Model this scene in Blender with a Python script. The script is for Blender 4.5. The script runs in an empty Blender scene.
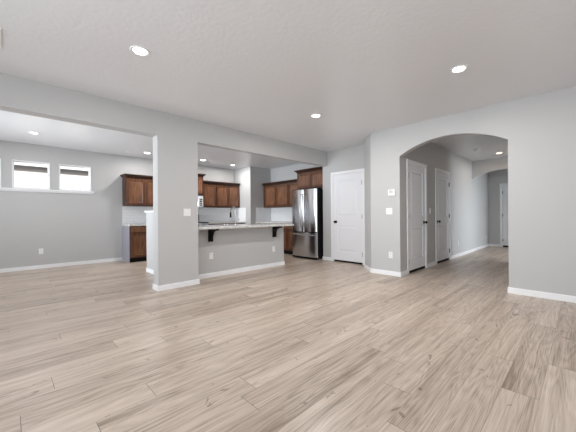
import bpy, bmesh, math, random
from mathutils import Vector, Matrix
random.seed(4)
C = bpy.context.scene
COL = C.collection

# ------------------------------------------------------------------ camera
f_px, yaw, pit, rol = 288.67, 0.795247, -0.000405, -0.0077754
F = Vector((-math.sin(yaw)*math.cos(pit), math.cos(yaw)*math.cos(pit), math.sin(pit)))
R0 = Vector((math.cos(yaw), math.sin(yaw), 0)); U0 = R0.cross(F)
R = R0*math.cos(rol)+U0*math.sin(rol); U = -R0*math.sin(rol)+U0*math.cos(rol)
cam_d = bpy.data.cameras.new('camera'); cam = bpy.data.objects.new('camera', cam_d); COL.objects.link(cam)
cam_d.sensor_width = 36; cam_d.lens = f_px/576*36; cam_d.clip_start = 0.05; cam_d.clip_end = 200
M = Matrix((R, U, -F)).transposed().to_4x4(); M.translation = (0, 0, 1.08)
cam.matrix_world = M
C.camera = cam

# ------------------------------------------------------------------ world, daylight, exposure
C.view_settings.view_transform = 'Standard'
C.view_settings.look = 'None'
C.view_settings.gamma = 1
C.view_settings.use_curve_mapping = False
C.view_settings.exposure = 0.70
w = bpy.data.worlds.new('overcast_sky'); C.world = w; w.use_nodes = True
bg = w.node_tree.nodes['Background']
bg.inputs[0].default_value = (0.93, 0.96, 1.0, 1); bg.inputs[1].default_value = 1.0

def area(name, loc, direction, sx, sy, power, color=(1, 1, 1), spread=math.pi):
    d = bpy.data.lights.new(name, 'AREA'); d.shape = 'RECTANGLE'; d.size = sx; d.size_y = sy
    d.energy = power; d.color = color; d.spread = spread
    o = bpy.data.objects.new(name, d); COL.objects.link(o); o.location = loc
    o.rotation_euler = Vector(direction).to_track_quat('-Z', 'Y').to_euler()
    return o
DAY = (0.86, 0.935, 1.0)
# daylight entering through the windows and the glass door behind the camera
area('daylight_great_room_south', (-1.3, -2.62, 1.35), (0, 1, 0.25), 3.4, 1.9, 40, DAY, math.radians(120))
area('daylight_dining_south', (-6.2, -2.62, 1.1), (0, 1, 0.2), 2.3, 1.95, 31, DAY, math.radians(75))
area('daylight_great_room_east', (2.52, 1.0, 1.35), (-1, 0, 0.25), 2.6, 1.5, 8, DAY)
area('daylight_entry', (2.52, 9.5, 1.25), (-1, -.02, -.12), 1.3, 1.3, 21, DAY, math.radians(75))

sun_d = bpy.data.lights.new('sun', 'SUN'); sun_d.energy = 2.0; sun_d.angle = math.radians(2); sun_d.color = (1, .985, .96)
sun = bpy.data.objects.new('sun', sun_d); COL.objects.link(sun); sun.location = (12, 2, 14)
sun.rotation_euler = Vector((-1, -.12, -1.0)).to_track_quat('-Z', 'Y').to_euler()

# ------------------------------------------------------------------ materials
def sr(r, g, b):
    def c(v):
        v /= 255
        return v/12.92 if v <= .04045 else ((v+.055)/1.055)**2.4
    return (c(r), c(g), c(b), 1)

def mat(name, col, rough=.5, metal=0, spec=.5, bump=None, emis=None, es=0):
    m = bpy.data.materials.new(name); m.use_nodes = True
    nt = m.node_tree; b = nt.nodes['Principled BSDF']
    b.inputs['Base Color'].default_value = col
    b.inputs['Roughness'].default_value = rough
    b.inputs['Metallic'].default_value = metal
    b.inputs['Specular IOR Level'].default_value = spec
    if emis:
        b.inputs['Emission Color'].default_value = emis; b.inputs['Emission Strength'].default_value = es
    if bump:
        sc, st, dist = bump
        tc = nt.nodes.new('ShaderNodeNewGeometry')
        n = nt.nodes.new('ShaderNodeTexNoise'); n.inputs['Scale'].default_value = sc; n.inputs['Detail'].default_value = 3
        bp = nt.nodes.new('ShaderNodeBump'); bp.inputs['Strength'].default_value = st; bp.inputs['Distance'].default_value = dist
        nt.links.new(tc.outputs['Position'], n.inputs['Vector'])
        nt.links.new(n.outputs['Fac'], bp.inputs['Height']); nt.links.new(bp.outputs['Normal'], b.inputs['Normal'])
    return m

def mottled(name, c1, c2, scale, rough=.5, spec=.5, bump=None, lo=.4, hi=.6, stretch=(1, 1, 1), detail=4, metal=0):
    m = mat(name, c1, rough, metal, spec, bump); nt = m.node_tree; b = nt.nodes['Principled BSDF']
    g = nt.nodes.new('ShaderNodeNewGeometry'); mp = nt.nodes.new('ShaderNodeMapping'); mp.inputs['Scale'].default_value = stretch
    n = nt.nodes.new('ShaderNodeTexNoise'); n.inputs['Scale'].default_value = scale; n.inputs['Detail'].default_value = detail
    r = nt.nodes.new('ShaderNodeValToRGB')
    r.color_ramp.elements[0].position = lo; r.color_ramp.elements[0].color = c1
    r.color_ramp.elements[1].position = hi; r.color_ramp.elements[1].color = c2
    nt.links.new(g.outputs['Position'], mp.inputs['Vector']); nt.links.new(mp.outputs[0], n.inputs['Vector'])
    nt.links.new(n.outputs['Fac'], r.inputs[0]); nt.links.new(r.outputs[0], b.inputs['Base Color'])
    return m

WALL = mat('grey_wall_paint', sr(197, 197, 197), .55, bump=(70, .12, .003))
CEIL = mat('textured_ceiling_paint', sr(232, 233, 236), .33, bump=(26, .35, .006))
TRIM = mat('white_trim_paint', sr(248, 249, 251), .35)
DOORM = mat('white_door_paint', sr(245, 246, 250), .35)
WHITE = mat('white_plastic', sr(245, 245, 245), .3)
BLACK = mat('black_metal', sr(10, 9, 9), .6, 0, .2)
SLOT = mat('dark_slot', sr(60, 60, 60), .6)
KNOB = mat('dark_bronze', sr(38, 34, 32), .3, .8)
HINGE = mat('hinge_steel', sr(92, 88, 84), .4, .3)
CHROME = mat('brushed_nickel', sr(205, 205, 205), .18, 1)
WOOD = mottled('stained_cabinet_wood', sr(70, 41, 26), sr(118, 74, 48), 5, .38, .5, lo=.3, hi=.72, stretch=(5, 5, .8), detail=6)
WOOD_IN = mottled('cabinet_panel_wood', sr(92, 60, 42), sr(144, 100, 72), 5, .38, .5, lo=.3, hi=.72, stretch=(5, 5, .8), detail=6)
WOOD_DK = mottled('cabinet_frame_wood', sr(46, 26, 18), sr(74, 44, 30), 5, .42, .5, lo=.3, hi=.72, stretch=(5, 5, .8), detail=6)
GRANITE = mottled('speckled_granite', sr(180, 178, 175), sr(240, 239, 236), 55, .15, .5, lo=.4, hi=.58)
PANELGREY = mat('painted_end_panel', sr(150, 148, 158), .3)
BLKGLASS = mat('black_glass', sr(10, 10, 12), .08)
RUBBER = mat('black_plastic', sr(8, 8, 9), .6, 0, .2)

# brushed steel with fine vertical streaks
STEEL = mottled('brushed_stainless', sr(190, 191, 194), sr(222, 223, 226), 8, .2, .5, lo=.3, hi=.7, stretch=(30, 30, .4), metal=1)

def floor_mat():
    m = bpy.data.materials.new('oak_plank_floor'); m.use_nodes = True
    nt = m.node_tree; b = nt.nodes['Principled BSDF']; N = nt.nodes.new; L = nt.links.new
    g = N('ShaderNodeNewGeometry')
    sep = N('ShaderNodeSeparateXYZ'); L(g.outputs['Position'], sep.inputs[0])
    def mth(op, a, bb=None, cc=None):
        n = N('ShaderNodeMath'); n.operation = op
        for i, v in enumerate((a, bb, cc)):
            if v is None: continue
            if isinstance(v, (int, float)): n.inputs[i].default_value = v
            else: L(v, n.inputs[i])
        return n.outputs[0]
    PW, PL = 0.18, 1.5
    u = mth('DIVIDE', sep.outputs['X'], PW); row = mth('FLOOR', u); fu = mth('FRACT', u)
    wn = N('ShaderNodeTexWhiteNoise'); wn.noise_dimensions = '1D'; L(row, wn.inputs['W'])
    v = mth('ADD', mth('DIVIDE', sep.outputs['Y'], PL), mth('MULTIPLY', wn.outputs['Value'], 7.0))
    colm = mth('FLOOR', v); fv = mth('FRACT', v)
    cmb = N('ShaderNodeCombineXYZ'); L(row, cmb.inputs[0]); L(colm, cmb.inputs[1])
    wn2 = N('ShaderNodeTexWhiteNoise'); wn2.noise_dimensions = '3D'; L(cmb.outputs[0], wn2.inputs['Vector'])
    # seams
    eu = mth('MULTIPLY', mth('MINIMUM', fu, mth('SUBTRACT', 1, fu)), PW)
    ev = mth('MULTIPLY', mth('MINIMUM', fv, mth('SUBTRACT', 1, fv)), PL)
    seam_u = mth('LESS_THAN', eu, 0.0011); seam_v = mth('LESS_THAN', ev, 0.0016)
    seam = mth('MAXIMUM', mth('MULTIPLY', seam_u, 0.6), seam_v)
    # per-plank shifted coordinates for the grain
    sc = N('ShaderNodeVectorMath'); sc.operation = 'SCALE'; L(wn2.outputs['Color'], sc.inputs[0]); sc.inputs['Scale'].default_value = 30
    ad = N('ShaderNodeVectorMath'); ad.operation = 'ADD'; L(g.outputs['Position'], ad.inputs[0]); L(sc.outputs[0], ad.inputs[1])
    def noise(stretch, scale, detail, dist=0.0):
        mp = N('ShaderNodeMapping'); mp.inputs['Scale'].default_value = stretch; L(ad.outputs[0], mp.inputs['Vector'])
        n = N('ShaderNodeTexNoise'); n.inputs['Scale'].default_value = scale; n.inputs['Detail'].default_value = detail
        n.inputs['Distortion'].default_value = dist; L(mp.outputs[0], n.inputs['Vector']); return n.outputs['Fac']
    big = noise((9, .45, 1), 1.3, 4, .4)         # broad tonal bands
    cath = mth('PINGPONG', mth('MULTIPLY', noise((5, .5, 1), 1.2, 2, .35), 15), .5)   # cathedral grain rings
    fine = noise((105, 1.3, 1), 2, 6)            # fine streaks
    knot = noise((9, 5, 1), 1.1, 3, 1.2)
    t = mth('ADD', mth('MULTIPLY', mth('SUBTRACT', big, .5), 1.0), .5)
    t = mth('ADD', t, mth('MULTIPLY', mth('SUBTRACT', cath, .25), .42))
    t = mth('ADD', t, mth('MULTIPLY', mth('SUBTRACT', fine, .5), 1.15))
    pores = noise((150, 3.5, 1), 2, 3)
    t = mth('SUBTRACT', t, mth('MULTIPLY', mth('GREATER_THAN', pores, .60), .16))
    t = mth('ADD', t, mth('MULTIPLY', mth('SUBTRACT', wn2.outputs['Value'], .5), .25))
    kn = mth('MULTIPLY', mth('GREATER_THAN', knot, .69), .35)
    t = mth('SUBTRACT', t, kn)
    ramp = N('ShaderNodeValToRGB'); L(t, ramp.inputs[0])
    e = ramp.color_ramp.elements
    e[0].position = 0; e[0].color = sr(134, 115, 98); e[1].position = 1; e[1].color = sr(222, 207, 192)
    k = e.new(.5); k.color = sr(195, 178, 163)
    mx = N('ShaderNodeMix'); mx.data_type = 'RGBA'; L(mth('MULTIPLY', seam, .75), mx.inputs['Factor'])
    L(ramp.outputs[0], mx.inputs['A']); mx.inputs['B'].default_value = sr(70, 58, 50)
    L(mx.outputs['Result'], b.inputs['Base Color'])
    rg = mth('ADD', mth('MULTIPLY', fine, .12), .28); L(rg, b.inputs['Roughness'])
    bp = N('ShaderNodeBump'); bp.inputs['Strength'].default_value = .12; bp.inputs['Distance'].default_value = .002
    L(mth('SUBTRACT', t, mth('MULTIPLY', seam, 1.5)), bp.inputs['Height']); L(bp.outputs['Normal'], b.inputs['Normal'])
    return m
FLOOR = floor_mat()

def tile_mat():
    m = bpy.data.materials.new('white_glossy_tile'); m.use_nodes = True
    nt = m.node_tree; b = nt.nodes['Principled BSDF']; N = nt.nodes.new; L = nt.links.new
    g = N('ShaderNodeNewGeometry'); sep = N('ShaderNodeSeparateXYZ'); L(g.outputs['Position'], sep.inputs[0])
    ad = N('ShaderNodeMath'); ad.operation = 'ADD'; L(sep.outputs['X'], ad.inputs[0]); L(sep.outputs['Y'], ad.inputs[1])
    cb = N('ShaderNodeCombineXYZ'); L(ad.outputs[0], cb.inputs[0]); L(sep.outputs['Z'], cb.inputs[1])
    br = N('ShaderNodeTexBrick'); L(cb.outputs[0], br.inputs['Vector'])
    br.inputs['Color1'].default_value = sr(247, 248, 250); br.inputs['Color2'].default_value = sr(243, 245, 248)
    br.inputs['Mortar'].default_value = sr(228, 229, 232); br.inputs['Scale'].default_value = 1
    br.inputs['Brick Width'].default_value = .15; br.inputs['Row Height'].default_value = .075; br.inputs['Mortar Size'].default_value = .0025
    L(br.outputs['Color'], b.inputs['Base Color']); b.inputs['Roughness'].default_value = .12
    return m
TILE = tile_mat()

def siding_mat():
    m = bpy.data.materials.new('cream_lap_siding'); m.use_nodes = True
    nt = m.node_tree; b = nt.nodes['Principled BSDF']; N = nt.nodes.new; L = nt.links.new
    b.inputs['Base Color'].default_value = sr(244, 240, 232); b.inputs['Roughness'].default_value = .6
    g = N('ShaderNodeNewGeometry'); sep = N('ShaderNodeSeparateXYZ'); L(g.outputs['Position'], sep.inputs[0])
    a = N('ShaderNodeMath'); a.operation = 'MULTIPLY'; L(sep.outputs['Z'], a.inputs[0]); a.inputs[1].default_value = 1/.18
    fr = N('ShaderNodeMath'); fr.operation = 'FRACT'; L(a.outputs[0], fr.inputs[0])
    bp = N('ShaderNodeBump'); bp.inputs['Distance'].default_value = .02; bp.inputs['Strength'].default_value = .8; bp.invert = True
    L(fr.outputs[0], bp.inputs['Height']); L(bp.outputs['Normal'], b.inputs['Normal'])
    return m
SIDING = siding_mat()
GLASS = bpy.data.materials.new('window_glass'); GLASS.use_nodes = True
_nt = GLASS.node_tree; _nt.nodes.clear()
_o = _nt.nodes.new('ShaderNodeOutputMaterial'); _mx = _nt.nodes.new('ShaderNodeMixShader'); _t = _nt.nodes.new('ShaderNodeBsdfTransparent'); _g = _nt.nodes.new('ShaderNodeBsdfGlossy')
_g.inputs['Roughness'].default_value = .02; _mx.inputs[0].default_value = .06
_nt.links.new(_t.outputs[0], _mx.inputs[1]); _nt.links.new(_g.outputs[0], _mx.inputs[2]); _nt.links.new(_mx.outputs[0], _o.inputs[0])

# ------------------------------------------------------------------ mesh helpers
class MB:
    def __init__(s): s.bm = bmesh.new()
    def box(s, x0, x1, y0, y1, z0, z1, bev=0):
        r = bmesh.ops.create_cube(s.bm, size=1); vs = r['verts']
        for v in vs:
            v.co = Vector((x0+(v.co.x+.5)*(x1-x0), y0+(v.co.y+.5)*(y1-y0), z0+(v.co.z+.5)*(z1-z0)))
        if bev:
            es = list({e for v in vs for e in v.link_edges})
            bmesh.ops.bevel(s.bm, geom=es, offset=bev, segments=2, affect='EDGES', profile=.6)
        return s
    def prism(s, pts, axis, a, b):
        def P(p, t):
            return {'x': (t, p[0], p[1]), 'y': (p[0], t, p[1]), 'z': (p[0], p[1], t)}[axis]
        A = [s.bm.verts.new(P(p, a)) for p in pts]; B = [s.bm.verts.new(P(p, b)) for p in pts]
        n = len(pts)
        s.bm.faces.new(A); s.bm.faces.new(B[::-1])
        for i in range(n): s.bm.faces.new((A[i], B[i], B[(i+1) % n], A[(i+1) % n]))
        return s
    def frustum(s, r0, z0, r1, z1):
        A = [s.bm.verts.new((x, y, z0)) for x, y in ((r0[0], r0[2]), (r0[1], r0[2]), (r0[1], r0[3]), (r0[0], r0[3]))]
        B = [s.bm.verts.new((x, y, z1)) for x, y in ((r1[0], r1[2]), (r1[1], r1[2]), (r1[1], r1[3]), (r1[0], r1[3]))]
        s.bm.faces.new(A); s.bm.faces.new(B[::-1])
        for i in range(4): s.bm.faces.new((A[i], B[i], B[(i+1) % 4], A[(i+1) % 4]))
        return s
    def lathe(s, prof, M=Matrix(), n=24):
        rings = []
        for r, z in prof:
            rings.append([s.bm.verts.new(M @ Vector((max(r, 1e-5)*math.cos(2*math.pi*i/n), max(r, 1e-5)*math.sin(2*math.pi*i/n), z))) for i in range(n)])
        for a, b in zip(rings, rings[1:]):
            for i in range(n): s.bm.faces.new((a[i], a[(i+1) % n], b[(i+1) % n], b[i]))
        s.bm.faces.new(rings[0][::-1]); s.bm.faces.new(rings[-1])
        return s
    def tube(s, pts, rad, n=10):
        pts = [Vector(p) for p in pts]; rings = []
        rads = rad if isinstance(rad, (list, tuple)) else [rad]*len(pts)
        up = Vector((.3, .9, .1)).normalized()
        for i, p in enumerate(pts):
            d = (pts[min(i+1, len(pts)-1)]-pts[max(i-1, 0)]).normalized()
            a = d.cross(up)
            if a.length < .05: a = d.cross(Vector((1, 0, 0)))
            a.normalize(); b = d.cross(a)
            rings.append([s.bm.verts.new(p+(a*math.cos(2*math.pi*k/n)+b*math.sin(2*math.pi*k/n))*rads[i]) for k in range(n)])
        for a, b in zip(rings, rings[1:]):
            for i in range(n): s.bm.faces.new((a[i], a[(i+1) % n], b[(i+1) % n], b[i]))
        s.bm.faces.new(rings[0][::-1]); s.bm.faces.new(rings[-1])
        return s
    def build(s, name, m, parent=None, smooth=False):
        bmesh.ops.recalc_face_normals(s.bm, faces=s.bm.faces)
        me = bpy.data.meshes.new(name); s.bm.to_mesh(me); s.bm.free(); me.materials.append(m)
        if smooth:
            for p in me.polygons: p.use_smooth = True
            try: me.set_sharp_from_angle(angle=math.radians(40))
            except Exception: pass
        o = bpy.data.objects.new(name, me); COL.objects.link(o)
        if parent: o.parent = parent
        return o
def tag(o, label, cat, group=None, kind=None):
    o['label'] = label; o['category'] = cat
    if group: o['group'] = group
    if kind: o['kind'] = kind
    return o
def thing(name, label, cat, loc=(0, 0, 0), rz=0, group=None, kind=None):
    o = bpy.data.objects.new(name, None); COL.objects.link(o); o.location = loc; o.rotation_euler.z = math.radians(rz)
    o.empty_display_size = .1
    return tag(o, label, cat, group, kind)
def struct(name, mb, m, label, cat='wall'):
    return tag(mb.build(name, m), label, cat, kind='structure')
def copy_tree(o, parent=None):
    c = o.copy(); COL.objects.link(c); c.parent = parent
    for k in [x for x in bpy.data.objects if x.parent == o]: copy_tree(k, c)
    return c

# ------------------------------------------------------------------ shell
H = 2.626
XW, XF, XE, YS, YN = -4.32, -8.06, 2.60, -2.70, 11.75
XWb = XW-.185
HB = 2.275
struct('floor', MB().box(XF-.12, XE+.12, YS-.12, YN+.12, -.1, 0), FLOOR, 'greyish oak plank floor running through the great room, dining room and hall', 'floor')
struct('ceiling', MB().box(XF-.12, XE+.12, YS-.12, YN+.12, H, H+.12), CEIL, 'pale grey textured ceiling over all the rooms', 'ceiling')

# partition with two wide openings (left wall of the great room)
wl = MB()
wl.box(XWb, XW, 1.588, 2.215, 0, HB)
wl.box(XW-.125, XW, 2.2, 5.57, HB, H)
wl.box(XWb, XW, -1.9, 2.2, HB, H)
wl.box(XWb, XW, YS, -1.9, 0, H)
struct('wall_left', wl, WALL, 'grey partition with square pillar between the dining and kitchen openings')
# dining and kitchen far wall with three clerestory windows
WY = [(-.64, -.05), (.108, .70), (.856, 1.447)]
wz0, wz1 = 1.685, 2.262
wd = MB(); wd.box(XF-.14, XF, YS, YN, 0, wz0); wd.box(XF-.14, XF, YS, YN, wz1, H)
ys = [YS]+[y for p in WY for y in p]+[YN]
for a, b in zip(ys[0::2], ys[1::2]): wd.box(XF-.14, XF, a, b, wz0, wz1)
struct('wall_dining', wd, WALL, 'long grey wall behind the dining room and kitchen with small high windows')
# kitchen shaft block and back wall
struct('wall_kitchen', MB().box(XF, -7.18, 5.42, 6.25, 0, H).box(XF, -4.32, 6.25, 6.37, 0, H), WALL, 'grey kitchen back wall with boxed-out corner beside the cabinets')
# pantry wall with door opening
pd0, pd1, dh = -4.135, -3.365, 2.035
pw = MB(); pw.box(-4.455, pd0-.012, 5.57, 5.69, 0, H); pw.box(pd1+.012, -2.95, 5.57, 5.69, 0, H); pw.box(pd0-.012, pd1+.012, 5.57, 5.69, dh+.012, H)
pw.box(-4.445, -4.33, 5.69, 6.25, 0, H)
struct('wall_pantry', pw, WALL, 'short grey wall around the white pantry door beside the refrigerator')

def arc(x0, x1, zs, rise, n=24):
    c = (x0+x1)/2; hw = (x1-x0)/2; rad = (hw*hw+rise*rise)/(2*rise); zc = zs+rise-rad; a0 = math.asin(hw/rad)
    return [(c+rad*math.sin(-a0+2*a0*i/n), zc+rad*math.cos(-a0+2*a0*i/n)) for i in range(n+1)]
AX0, AX1, AZ, AR = -2.235, -.712, 2.108, .212
wr = MB()
wr.prism([(-2.795, 4.935), (AX0, 4.935), (AX0, 5.06), (-2.75, 5.06), (-3.0, 5.31), (-3.0, 5.57), (-3.125, 5.57), (-3.125, 5.265)], 'z', 0, H)
wr.prism([(AX0, H)]+arc(AX0, AX1, AZ, AR)+[(AX1, H)], 'y', 4.935, 5.06)
wr.box(AX1, XE, 4.935, 5.06, 0, H)
struct('wall_right', wr, WALL, 'light grey wall with the wide segmental arch into the hall')
# hall
d1 = (5.285, 6.095); d2 = (6.735, 7.60)
XH = -2.235
hw = MB()
for a, b in ((5.06, d1[0]-.012), (d1[1]+.012, d2[0]-.012), (d2[1]+.012, YN)): hw.box(XH-.12, XH, a, b, 0, H)
for a, b in (d1, d2): hw.box(XH-.12, XH, a-.012, b+.012, dh+.012, H)
struct('wall_hall', hw, WALL, 'grey hall wall holding two white closet doors')
struct('wall_hall_right', MB().box(-.70, -.58, 5.06, 8.2, 0, H).box(-.70, -.58, 11.0, YN, 0, H).box(-.70, -.58, 8.2, 11.0, 2.15, H)
       .box(-.58, XE, 8.08, 8.2, 0, H).box(-.58, XE, 11.0, 11.12, 0, H), WALL, 'hall wall opposite the closet doors with an opening to the entry')
ha = MB(); ha.prism([(XH, H)]+arc(XH, -.70, AZ, AR)+[(-.70, H)], 'y', 9.70, 9.82)
struct('wall_hall_arch', ha, WALL, 'grey arched header crossing the far end of the hall')
e0, e1 = -1.845, -1.065
struct('wall_hall_end', MB().box(XF, e0-.012, YN, YN+.12, 0, H).box(e1+.012, XE, YN, YN+.12, 0, H).box(e0-.012, e1+.012, YN, YN+.12, dh+.012, H)
       .box(e0-.3, e1+.3, YN+.121, YN+.2, -.1, H), WALL, 'grey wall closing the far end of the hall around a white door')  # last box: unseen backing added to stop light leaking under the end door
# walls behind the camera, with the windows that light the rooms
sb = MB()
SW = [(-7.4, -5.0, .03, 2.1), (-3.1, .5, .40, 2.3)]
sb.box(XF, SW[0][0], YS-.12, YS, 0, H).box(SW[0][1], SW[1][0], YS-.12, YS, 0, H).box(SW[1][1], XE, YS-.12, YS, 0, H)
for a, b, c_, d_ in SW:
    sb.box(a, b, YS-.12, YS, d_, H)
    if c_ > .1: sb.box(a, b, YS-.12, YS, 0, c_)
struct('wall_south', sb, WALL, 'grey window wall behind the camera')
eb = MB()
eb.box(XE, XE+.12, YS, -.35, 0, H).box(XE, XE+.12, 2.35, 8.8, 0, H).box(XE, XE+.12, 10.2, YN, 0, H)
for a, b in ((-.35, 2.35), (8.8, 10.2)): eb.box(XE, XE+.12, a, b, 0, .55).box(XE, XE+.12, a, b, 2.2, H)
struct('wall_east', eb, WALL, 'grey wall to the right of the camera with one wide window')

# windows: frame + pane
def window(n, axis, at, a, b, z0, z1, label, mull=0, depth=.05):
    t = thing('window_%d' % n, label, 'window', kind='structure')
    fr = MB(); fw = .032
    def bx(m, p, q, r, s_, d0=0, d1=depth):
        if axis == 'x': m.box(at+d0, at+d1, p, q, r, s_)
        else: m.box(p, q, at+d0, at+d1, r, s_)
    bx(fr, a, a+fw, z0, z1); bx(fr, b-fw, b, z0, z1); bx(fr, a+fw, b-fw, z0, z0+fw); bx(fr, a+fw, b-fw, z1-fw, z1)
    for k in range(mull):
        c = a+(b-a)*(k+1)/(mull+1); bx(fr, c-.02, c+.02, z0+fw, z1-fw)
    fr.build('window_frame', WHITE, t)
    gl = MB(); bx(gl, a+fw, b-fw, z0+fw, z1-fw, depth*.45, depth*.55); gl.build('window_pane', GLASS, t)
    return t
desc = ['small high dining window cut off by the left edge of the photo', 'small high dining window, middle one above the ledge', 'small high dining window nearest the kitchen cabinets']
for i, (a, b) in enumerate(WY):
    t = window(i+1, 'x', XF-.12, a, b, wz0, wz1, desc[i])
window(4, 'y', YS-.09, SW[0][0], SW[0][1], .03, 2.1, 'sliding glass door in the dining room, outside the photo', 1)
window(5, 'y', YS-.09, SW[1][0], SW[1][1], .40, 2.3, 'wide great room window behind the camera', 2)
window(6, 'x', XE+.04, -.35, 2.35, .55, 2.2, 'great room window right of the camera', 2)
window(7, 'x', XE+.04, 8.8, 10.2, .55, 2.2, 'entry window beyond the hall opening', 1)
# casing bead and ledge of the clerestory
for i, (a, b) in enumerate(WY):
    m = MB(); x0, x1 = XF-.139, XF+.006; tk = .014
    m.box(x0, x1, a-.001, a+tk, wz0, wz1+.001).box(x0, x1, b-tk, b+.001, wz0, wz1+.001).box(x0, x1, a+tk, b-tk, wz1-tk, wz1+.001)
    struct('trim_%d' % (i+1), m, TRIM, ['white reveal trim of the window at the left photo edge', 'white reveal trim of the middle high window', 'white reveal trim of the high window nearest the kitchen'][i], 'trim')
m = MB(); m.box(XF-.12, XF+.045, -.80, 1.505, wz0-.026, wz0+.001, .004).box(XF, XF+.02, -.78, 1.485, wz0-.06, wz0-.026)
struct('trim_4', m, TRIM, 'long white window ledge under the three high windows', 'window ledge')

# baseboards
bh, bt = .078, .014
def board(name, segs, label):
    m = MB()
    for (x0, y0, x1, y1, nx, ny) in segs:      # run along the wall, n = outward normal
        d = Vector((x1-x0, y1-y0)); nn = Vector((nx, ny)).normalized()*bt
        ex = d.normalized()*0
        m.prism([(x0-ex.x, y0-ex.y), (x1+ex.x, y1+ex.y), (x1+ex.x+nn.x, y1+ex.y+nn.y), (x0-ex.x+nn.x, y0-ex.y+nn.y)], 'z', 0, bh-.006)
        n2 = nn*.6
        m.prism([(x0, y0), (x1, y1), (x1+n2.x, y1+n2.y), (x0+n2.x, y0+n2.y)], 'z', bh-.006, bh)
    return struct(name, m, TRIM, label, 'baseboard')
board('baseboard_left', [(XW, 1.588-bt, XW, 2.215+bt, 1, 0), (XWb, 1.588, XW, 1.588, 0, -1), (XWb, 2.215, XW, 2.215, 0, 1), (XWb, 1.588-bt, XWb, 2.0, -1, 0), (XW, YS, XW, -1.9, 1, 0)], 'white baseboard around the grey pillar')
board('baseboard_dining', [(XF, YS, XF, 2.085, 1, 0)], 'white baseboard along the wall under the high windows')
k = bt*math.tan(math.radians(22.5))
mb_ = [(-3.125, 5.57, -3.125, 5.265, -1, 0), (-3.125, 5.265, -2.795, 4.935, -1, -1), (-2.795-k, 4.935, AX0+bt, 4.935, 0, -1), (AX0, 4.935, AX0, 5.215, 1, 0), (AX1, 4.935, XE, 4.935, 0, -1), (AX1, 4.935-bt, AX1, 5.06, -1, 0)]
board('baseboard_right', mb_, 'white baseboard along the arch wall and its angled corner')
board('baseboard_pantry', [(-4.455, 5.57, pd0-.07, 5.57, 0, -1), (-4.455, 5.57-bt, -4.455, 5.7, -1, 0), (pd1+.07, 5.57, -3.125-bt, 5.57, 0, -1)], 'short white baseboard between refrigerator and pantry door')
board('baseboard_hall', [(XH, d1[1]+.072, XH, d2[0]-.072, 1, 0), (XH, d2[1]+.072, XH, YN, 1, 0), (XH, YN, e0-.07, YN, 0, -1)], 'white baseboard along the hall wall')

# ------------------------------------------------------------------ doors
def slab(w_, h_, th, panels, rec=.013):
    m = MB(); m.box(0, w_, rec, th, 0, h_)
    xs0, xs1 = panels[0][0], panels[0][1]
    m.box(0, xs0, 0, rec, 0, h_); m.box(xs1, w_, 0, rec, 0, h_)
    zz = [0]+[z for p in sorted(panels, key=lambda p: p[2]) for z in (p[2], p[3])]+[h_]
    for a, b in zip(zz[0::2], zz[1::2]): m.box(xs0, xs1, 0, rec, a, b)
    for (a, b, c_, d_) in panels:    # raised field in each recess
        e = .03
        A = [(a+e, rec, c_+e), (b-e, rec, c_+e), (b-e, rec, d_-e), (a+e, rec, d_-e)]
        e2 = .052
        B = [(a+e2, .002, c_+e2), (b-e2, .002, c_+e2), (b-e2, .002, d_-e2), (a+e2, .002, d_-e2)]
        A = [m.bm.verts.new(v) for v in A]; B = [m.bm.verts.new(v) for v in B]
        m.bm.faces.new(B); m.bm.faces.new(A)
        for i in range(4): m.bm.faces.new((A[i], A[(i+1) % 4], B[(i+1) % 4], B[i]))
    return m
def door(n, label, loc, rz, w_, knob_left, gap=.05):
    t = thing('door_%d' % n, label, 'door', loc, rz, kind='structure')
    h_ = 2.03
    s_ = slab(w_, h_-gap, .035, [(.12, w_-.12, .20, .80), (.12, w_-.12, 1.01, h_-gap-.12)]).build('door_panel', DOORM, t)
    s_.location = (0, .004, gap)
    MB().box(.001, w_-.001, .012, .06, .0005, gap-.004).build('gap_shade', RUBBER, t)  # black strip painting in the shade of the gap under the door
    c = MB(); cw = .06
    for x0, x1, z0, z1 in ((-.01-cw, -.006, 0, h_+.01+cw), (w_+.006, w_+.01+cw, 0, h_+.01+cw), (-.006, w_+.006, h_+.006, h_+.01+cw)):
        c.box(x0, x1, -.014, 0, z0, z1, .004)
    c.box(-.011, -.003, 0, .11, 0, h_+.01).box(w_+.003, w_+.011, 0, .11, 0, h_+.01).box(-.003, w_+.003, 0, .11, h_+.003, h_+.011)
    c.build('door_casing', TRIM, t)
    kx = .065 if knob_left else w_-.065
    Mx = Matrix.Translation((kx, .004, .93)) @ Matrix.Rotation(math.radians(90), 4, 'X')
    MB().lathe([(0, 0), (.033, 0), (.033, .006), (.012, .01), (.011, .03), (.026, .038), (.03, .05), (.026, .062), (.01, .068), (0, .068)], Mx, 20).build('door_knob', KNOB, t, True)
    hx = w_+.003 if knob_left else -.003
    for z in (.22, 1.05, 1.80):
        q = MB(); q.box(hx-.012, hx+.012, -.003, .004, z-.045, z+.045)
        q.tube([(hx, -.008, z-.048), (hx, -.008, z+.048)], .007, 8)
        q.build('hinge', HINGE, t)
    return t
door(1, 'white two-panel pantry door beside the stainless refrigerator', (pd0, 5.57, 0), 0, pd1-pd0, True, .04)
door(2, 'white two-panel hall closet door nearest the arch', (XH, d1[0], 0), 90, d1[1]-d1[0], False)
door(3, 'white two-panel hall closet door, the farther of the pair', (XH, d2[0], 0), 90, d2[1]-d2[0], True)
door(4, 'white door on the far end wall of the hall', (e0, YN, 0), 0, e1-e0, False)
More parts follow.
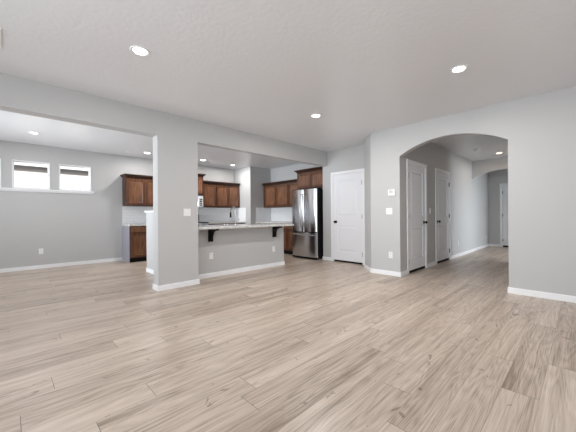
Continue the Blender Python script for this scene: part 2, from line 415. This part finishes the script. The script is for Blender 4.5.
# ------------------------------------------------------------------ kitchen half walls
struct('wall_peninsula', MB().box(-4.75, -4.63, 2.12, 4.40, 0, .866), WALL, 'low grey wall under the granite breakfast counter', 'half wall')
struct('wall_knee', MB().box(-6.05, -4.507, 2.0, 2.12, 0, 1.17), WALL, 'short half wall between dining room and kitchen, end on', 'half wall')
struct('trim_5', MB().box(-6.085, -4.507, 1.97, 2.15, 1.17, 1.20, .006), TRIM, 'white cap on the half wall behind the pillar', 'trim')
board('baseboard_knee', [(-6.05-bt, 2.0, -4.507, 2.0, 0, -1), (-6.05, 2.0-bt, -6.05, 2.12, -1, 0)], 'white baseboard of the half wall behind the pillar')
board('baseboard_peninsula', [(-4.63, 2.12, -4.63, 4.40+bt, 1, 0), (-4.75, 4.40, -4.63, 4.40, 0, 1)], 'white baseboard under the breakfast counter')

# ------------------------------------------------------------------ cabinets
def cab_door(w_, h_, fr=.058):
    m = MB()
    def ring(e, y): return [m.bm.verts.new(v) for v in ((e, y, e), (w_-e, y, e), (w_-e, y, h_-e), (e, y, h_-e))]
    rs = [ring(0, .02), ring(0, .003), ring(.003, 0), ring(fr-.008, 0), ring(fr+.004, .014), ring(fr+.004, .02)]
    for a, b in zip(rs, rs[1:]):
        for i in range(4): m.bm.faces.new((a[i], a[(i+1) % 4], b[(i+1) % 4], b[i]))
    return m
def hang_door(t, w_, h_, loc):
    o = cab_door(w_, h_).build('cabinet_door', WOOD, t); o.location = loc
    e = .06
    MB().box(e, w_-e, .013, .0195, e, h_-e).build('inset_panel', WOOD_IN, o)
    return o
def upper(label, loc, rz, w_, d_, h_, nd, fill=(0, 0), crown=True, cl=True, cr=True, group='stained wood wall cabinets'):
    t = thing('wall_cabinet', label, 'cabinet', loc, rz, group=group)
    MB().box(0, w_, .021, d_, 0, h_).build('carcass', WOOD_DK, t)
    x0 = fill[0]+.012; x1 = w_-fill[1]-.012; g = .014; dw = (x1-x0-g*(nd-1))/nd
    for i in range(nd):
        hang_door(t, dw, h_-.05, (x0+i*(dw+g), 0, .02))
    if crown:
        a = .05
        l0, l1 = (0, -a) if cl else (0, 0); r0, r1 = (w_, w_+a) if cr else (w_, w_)
        c = MB(); c.frustum((0, w_, .012, d_), h_, (l1*.3, w_+(r1-w_)*.3, .0, d_), h_+.02)
        c.frustum((l1*.3, w_+(r1-w_)*.3, 0, d_), h_+.02, (l1, r1, -a, d_), h_+.055)
        c.box(l1, r1, -a-.004, d_, h_+.055, h_+.07)
        c.build('crown_moulding', WOOD_DK, t)
    return t
def base(label, loc, rz, w_, d_, h_, nd, drawer=True, endpanel=False, group='stained wood base cabinets'):
    t = thing('base_cabinet', label, 'cabinet', loc, rz, group=group)
    m = MB(); m.box(0, w_, .021, d_, .10, h_)
    m.build('carcass', WOOD_DK, t)
    MB().box(0, w_, .075, d_, 0, .10).build('toe_kick', RUBBER, t)
    x0 = .02; g = .01; dw = (w_-.04-g*(nd-1))/nd
    dz = .57 if drawer else h_-.15
    for i in range(nd):
        hang_door(t, dw, dz, (x0+i*(dw+g), 0, .125))
        if drawer:
            q = MB(); q.box(0, dw, 0, .02, 0, .13, .003); o = q.build('drawer_front', WOOD_IN, t); o.location = (x0+i*(dw+g), 0, .715)
    if endpanel:
        MB().box(-.012, 0, .021, d_, 0, h_).build('end_panel', PANELGREY, t)
    return t
UZ, UH = 1.357, .70
def FU(label, y0, y1, nd, **k): return upper(label, (-7.73, y0, UZ), 90, y1-y0, .328, UH, nd, **k)
FU('wall cabinet nearest the high windows, over the tiled splash', 2.10, 2.96, 2, cr=False)
FU('single wall cabinet left of the microwave cabinet, behind the pillar', 2.962, 3.345, 1, cl=False, cr=False)
upper('taller wall cabinet above the microwave', (-7.66, 3.35, 1.70), 90, .755, .398, .53, 2)
FU('single-door wall cabinet right of the microwave', 4.115, 4.56, 1, cl=False, cr=False)
FU('two-door wall cabinet ending at the white corner wall, above the faucet', 4.562, 5.40, 2, cl=False, cr=False)
def KU(label, x0, x1, nd, **k): return upper(label, (x0, 5.92, UZ-.01), 0, x1-x0, .328, UH, nd, **k)
KU('two-door wall cabinet on the back wall beside the grey corner block', -7.172, -6.03, 2, cl=True, cr=False, fill=(.05, 0))
KU('narrow wall cabinet on the back wall left of the refrigerator', -6.028, -5.42, 1, cl=False, cr=False)
upper('deep raised cabinet over the refrigerator', (-5.415, 5.65, 1.79), 0, .955, .598, .44, 2, cr=False)
# base units
BZ = .865
base('base cabinet with grey end panel below the left wall cabinet', (-7.46, 2.10, 0), 90, .46, .598, BZ, 1, endpanel=True)
base('base cabinet left of the range, behind the pillar', (-7.46, 2.562, 0), 90, .78, .598, BZ, 2)
base('base cabinet right of the range', (-7.46, 4.12, 0), 90, .60, .598, BZ, 1)
base('base cabinet in the corner below the two-door wall cabinet', (-7.46, 4.722, 0), 90, .69, .598, BZ, 2)
base('base cabinet on the back wall in the corner', (-7.172, 5.65, 0), 0, .89, .598, BZ, 2)
base('base cabinet just left of the refrigerator', (-6.28, 5.65, 0), 0, .92, .598, BZ, 2)
for y, lb in ((2.14, 'sink-side base cabinet of the peninsula next to the pillar'), (2.90, 'sink-side base cabinet under the faucet'), (3.66, 'sink-side base cabinet at the free end of the peninsula')):
    base(lb, (-5.36, y+.74, 0), -90, .738, .608, BZ, 2)
def counter(label, x0, x1, y0, y1, z=.866):
    return tag(MB().box(x0, x1, y0, y1, z, z+.04, .006).build('countertop', GRANITE), label, 'countertop')
counter('speckled granite countertop left of the range', -8.055, -7.425, 2.08, 3.345)
counter('speckled granite countertop right of the range', -8.055, -7.425, 4.115, 5.415)
counter('speckled granite countertop left of the refrigerator', -7.175, -5.355, 5.615, 6.245)
counter('long light granite breakfast counter with black brackets on the grey half wall', -5.39, -4.36, 2.222, 4.455)
def splash(label, x0, x1, y0, y1, z1=1.352):
    return tag(MB().box(x0, x1, y0, y1, .907, z1).build('backsplash', TILE), label, 'backsplash')
splash('white tile backsplash under the cabinets by the high windows', -8.059, -8.049, 2.095, 5.418)
splash('white tile backsplash return on the side of the corner block', -8.045, -7.42, 5.410, 5.419)
splash('white tile backsplash on the front of the grey corner block', -7.179, -7.170, 5.63, 6.236)
splash('bright white tile backsplash on the back wall beside the refrigerator', -7.165, -5.40, 6.240, 6.249, 1.342)

# range
t = thing('kitchen_range', 'black and steel kitchen range below the microwave', 'range', (-7.40, 3.35, 0), 90)
MB().box(0, .76, .02, .64, .02, .895).build('body', STEEL, t)
MB().box(0, .76, -.01, .64, .896, .925, .004).build('cooktop', BLKGLASS, t)
MB().box(0, .76, .575, .64, .925, 1.14, .006).build('backguard', BLKGLASS, t)
MB().box(.03, .73, 0, .02, .25, .74, .004).build('oven_door', BLKGLASS, t)
MB().tube([(.06, -.03, .78), (.7, -.03, .78)], .012).box(.08, .10, -.03, .02, .772, .788).box(.66, .68, -.03, .02, .772, .788).build('oven_handle', CHROME, t)
for i in range(4):
    MB().lathe([(0, 0), (.022, 0), (.018, .025), (0, .025)], Matrix.Translation((.14+.16*i, .02, .84)) @ Matrix.Rotation(math.radians(90), 4, 'X'), 14).build('control_knob', BLACK, t, True)
# microwave
t = thing('microwave', 'steel over-range microwave with dark window below the tall cabinet', 'microwave', (-7.66, 3.352, 1.335), 90)
MB().box(0, .75, .015, .395, 0, .36, .004).build('body', STEEL, t)
MB().box(.02, .54, 0, .015, .03, .33, .004).build('door_window', BLKGLASS, t)
MB().box(.60, .735, 0, .015, .03, .33, .003).build('control_panel', WHITE, t)
MB().tube([(.57, -.03, .04), (.57, -.035, .18), (.57, -.03, .32)], .011).box(.562, .578, -.03, .015, .04, .055).box(.562, .578, -.03, .015, .305, .32).build('door_handle', CHROME, t)
for r_ in range(4):
    MB().box(.625, .71, -.003, 0, .06+.055*r_, .09+.055*r_).build('button_row', BLKGLASS, t)

# refrigerator
t = thing('refrigerator', 'stainless french door refrigerator with bottom freezer drawer', 'refrigerator', (-5.31, 5.33, 0))
W = .825
MB().box(.01, W-.01, .075, .80, .03, 1.72, .004).box(.01, W-.01, .02, .075, .02, .055).build('body', RUBBER, t)
def curved(x0, x1, z0, z1, sag=.022, d=.07, n=14):
    m = MB(); pts = []
    for i in range(n+1):
        u_ = i/n; e = min(u_, 1-u_)*(x1-x0)
        edge = .012*max(0, 1-e/.015)**2
        pts.append((x0+(x1-x0)*u_, sag*(2*u_-1)**2+edge-0))
    pts += [(x1, d), (x0, d)]
    m.prism(pts, 'z', z0, z1); return m
curved(0, W/2-.003, .685, 1.735).build('refrigerator_door', STEEL, t, True)
curved(W/2+.003, W, .685, 1.735).build('refrigerator_door', STEEL, t, True)
curved(0, W, .06, .665, .03).build('freezer_drawer', STEEL, t, True)
for sx in (-1, 1):
    x = W/2+sx*.045
    MB().tube([(x, .0, .80), (x, -.04, .82), (x, -.055, 1.0), (x, -.06, 1.2), (x, -.055, 1.42), (x, -.04, 1.60), (x, .0, 1.62)], .015).build('door_handle', CHROME, t, True)
MB().tube([(.07, .01, .60), (.09, -.035, .62), (.25, -.05, .62), (W/2, -.055, .60), (W-.25, -.05, .60), (W-.09, -.035, .60), (W-.07, .01, .60)], .012).build('drawer_handle', CHROME, t, True)
for x in (.03, W-.13):
    MB().box(x, x+.10, .03, .12, 1.735, 1.752, .004).build('hinge_cover', RUBBER, t)

# faucet + sink
t = thing('kitchen_faucet', 'tall brushed nickel gooseneck faucet standing on the breakfast counter', 'faucet', (-4.87, 3.30, .906))
MB().lathe([(0, 0), (.028, 0), (.028, .01), (.02, .02), (.018, .09), (0, .09)]).build('base', CHROME, t, True)
pts = [(0, 0, .05), (0, 0, .27)]+[(-.085+.085*math.cos(a), 0, .27+.095*math.sin(a)) for a in [math.pi*i/10 for i in range(1, 10)]]+[(-.17, 0, .27), (-.172, 0, .25)]
MB().tube(pts, .013, 12).build('spout', CHROME, t, True)
MB().tube([(-.172, 0, .262), (-.174, 0, .22), (-.176, 0, .15)], [.015, .018, .019], 12).build('spray_head', KNOB, t, True)
MB().tube([(0, .015, .06), (0, .05, .075), (.0, .085, .12)], .007, 8).build('lever', CHROME, t, True)
t = MB(); t.box(-5.33, -4.95, 2.95, 3.65, .9065, .912, .002); tag(t.build('sink_rim', CHROME), 'steel sink set in the breakfast counter behind the faucet', 'sink')

# corbels under the breakfast counter
def corbel(y, label):
    t = thing('counter_bracket', label, 'bracket', (-4.63, y, .865), group='black brackets under the breakfast counter')
    pr = [(0, 0), (.235, 0), (.235, -.03)]
    for i in range(9):
        a = math.pi/2*i/8; pr.append((.20-.145*math.sin(a), -.03-.11*(1-math.cos(a))))
    pr += [(.05, -.23), (0, -.23)]
    MB().prism(pr, 'y', -.032, .032).build('bracket_body', BLACK, t)
    MB().box(0, .012, -.04, .04, -.235, 0).build('mounting_plate', BLACK, t)
corbel(2.60, 'black curved bracket under the breakfast counter nearest the pillar')
corbel(4.11, 'black curved bracket under the free end of the breakfast counter')

# ------------------------------------------------------------------ plates on the walls
def plate(name, label, cat, loc, rz, w_=.072, h_=.115, kind='outlet', group=None):
    t = thing(name, label, cat, loc, rz, group=group)
    MB().box(-w_/2, w_/2, -.006, 0, -h_/2, h_/2, .002).build('cover_plate', WHITE, t)
    if kind == 'outlet':
        for s_ in (-1, 1):
            MB().box(-.016, .016, -.009, -.006, s_*.024-.015, s_*.024+.015, .002).build('receptacle', WHITE, t)
            MB().box(-.008, -.004, -.0095, -.009, s_*.024-.004, s_*.024+.008).box(.004, .008, -.0095, -.009, s_*.024-.004, s_*.024+.008).build('slot', SLOT, t)
    else:
        n = kind
        for i in range(n):
            x = (i-(n-1)/2)*.046
            MB().box(x-.016, x+.016, -.010, -.006, -.033, .033, .002).build('rocker', WHITE, t)
    return t
plate('light_switch', 'double white light switch on the grey pillar', 'light switch', (XW, 2.03, 1.147), 90, .116, .115, 2)
plate('light_switch', 'double white light switch below the thermostat near the arch', 'light switch', (-2.43, 4.935, 1.15), 0, .116, .115, 2)
plate('light_switch', 'single white switch between the two hall closet doors', 'light switch', (XH, 6.36, 1.16), 90, .072, .115, 1)
plate('wall_outlet', 'white outlet low on the wall under the high windows', 'outlet', (XF, .543, .37), 90)
plate('wall_outlet', 'white outlet under the breakfast counter nearest the pillar', 'outlet', (-4.63, 2.613, .377), 90)
plate('wall_outlet', 'white outlet under the breakfast counter near its free end', 'outlet', (-4.63, 4.098, .374), 90)
plate('wall_outlet', 'white outlet low on the wall left of the arch', 'outlet', (-2.41, 4.935, .365), 0)
plate('wall_outlet', 'white outlet low on the hall wall past the second closet door', 'outlet', (XH, 8.32, .345), 90)
plate('wall_outlet', 'white outlet low on the hall wall near its far end', 'outlet', (XH, 11.35, .33), 90)
plate('wall_outlet', 'white outlet on the tile backsplash near the high windows', 'outlet', (-8.049, 2.50, 1.16), 90)
t = thing('thermostat', 'white thermostat with small screen above the switch left of the arch', 'thermostat', (-2.37, 4.935, 1.48))
MB().box(-.075, .055, -.022, 0, -.055, .06, .006).build('housing', WHITE, t)
MB().box(-.055, .015, -.024, -.022, -.01, .042).build('screen', mat('pale_screen', sr(205, 212, 205), .2), t)

# ------------------------------------------------------------------ ceiling fixtures
LENS = mat('lamp_lens', sr(255, 250, 240), .4, emis=(1, .95, .86, 1), es=9)
LENSW = mat('warm_lamp_lens', sr(255, 235, 200), .4, emis=(1, .66, .36, 1), es=6)
def can(label, x, y, r=.085, warm=False, p=11, group='recessed ceiling lights'):
    t = thing('ceiling_light', label, 'ceiling light', (x, y, H), group=group)
    n = 32; m = MB()
    def ring(rr, z): return [m.bm.verts.new((rr*math.cos(2*math.pi*i/n), rr*math.sin(2*math.pi*i/n), z)) for i in range(n)]
    rs = [ring(r, 0), ring(r, -.004), ring(r*.96, -.008), ring(r*.80, -.008), ring(r*.67, -.002), ring(r*.67, 0)]
    for a, b in zip(rs, rs[1:]):
        for i in range(n): m.bm.faces.new((a[i], a[(i+1) % n], b[(i+1) % n], b[i]))
    m.build('trim_ring', WHITE, t, True)
    MB().lathe([(0, -.001), (r*.66, -.001), (r*.66, -.004), (0, -.0045)], n=28).build('lens', LENSW if warm else LENS, t, True)
    d = bpy.data.lights.new('lamp_glow', 'AREA'); d.shape = 'DISK'; d.size = r*1.2; d.energy = p
    d.color = (1, .72, .45) if warm else (1, .975, .95)
    o = bpy.data.objects.new('lamp_glow', d); COL.objects.link(o); o.parent = t; o.location = (0, 0, -.012)
can('recessed ceiling light nearest the camera, above the dining opening side', -2.876, .907, p=7)
can('recessed ceiling light in front of the kitchen opening', -2.876, 3.444, p=15)
can('recessed ceiling light in front of the arch', -.91, 3.452, p=13)
can('recessed dining room ceiling light near the high windows', -6.987, .387, .075, p=4)
can('recessed kitchen ceiling light above the microwave side', -7.254, 3.875, .09, p=7)
can('recessed kitchen ceiling light nearest the white corner wall', -7.36, 4.90, .075, p=7)
can('recessed ceiling light at the kitchen edge, seen through the dining opening', -7.34, 2.46, .09, p=7)
can('warm recessed ceiling light in the hall', -1.466, 8.914, .085, True, 2)
t = thing('smoke_detector', 'round white smoke detector on the hall ceiling', 'smoke detector', (-1.744, 7.966, H))
MB().lathe([(0, -.035), (.045, -.035), (.058, -.02), (.065, -.012), (.068, 0), (0, 0)]).build('detector_body', WHITE, t, True)
t = thing('sprinkler_head', 'tiny white ceiling fixture left of the kitchen edge light', 'ceiling fixture', (-7.52, 2.08, H))
MB().lathe([(0, -.02), (.03, -.018), (.045, -.004), (.045, 0), (0, 0)], n=16).build('cover', WHITE, t, True)
t = thing('ceiling_vent', 'white louvred air vent on the ceiling at the left photo edge', 'air vent', (-3.49, -.17, H))
fr = MB(); a, b = .19, .155
fr.box(-a, a, -b, -b+.025, -.008, 0).box(-a, a, b-.025, b, -.008, 0).box(-a, -a+.025, -b+.025, b-.025, -.008, 0).box(a-.025, a, -b+.025, b-.025, -.008, 0)
fr.build('frame', WHITE, t)
MB().box(-a+.025, a-.025, -b+.025, b-.025, -.002, -.0005).build('backing', SLOT, t)
for i in range(9):
    x = -a+.045+i*.0355
    MB().prism([(x, -.003), (x+.018, -.010), (x+.020, -.009), (x+.002, -.002)], 'y', -b+.025, b-.025).build('slat', WHITE, t)

# ------------------------------------------------------------------ outside the high windows
t = thing('neighbour_house', 'cream sided neighbouring house seen through the high windows', 'house', (-12, 0, -.3))
MB().box(-.3, 0, -9, 9, 0, 2.98).build('siding_wall', SIDING, t)
MB().box(0, .03, -9, 9, 2.83, 2.98).build('eave_shade_band', mat('eave_shade_taupe', sr(96, 92, 90), .7), t)  # dark band painted in place of the shaded soffit under the eave
MB().box(-.3, .12, -9.3, 9.3, 2.98, 3.19).build('fascia', TRIM, t)
MB().prism([(.14, 3.19), (-3.5, 4.4), (-3.5, 4.3), (-.3, 3.19)], 'y', -9.3, 9.3).build('roof', mat('grey_shingles', sr(150, 146, 142), .8), t)
struct('ground', MB().box(-40, -8.3, -30, 30, -.4, -.3), mottled('pale_gravel', sr(190, 184, 172), sr(214, 210, 200), 9, .9), 'pale ground outside the dining room wall', 'ground')
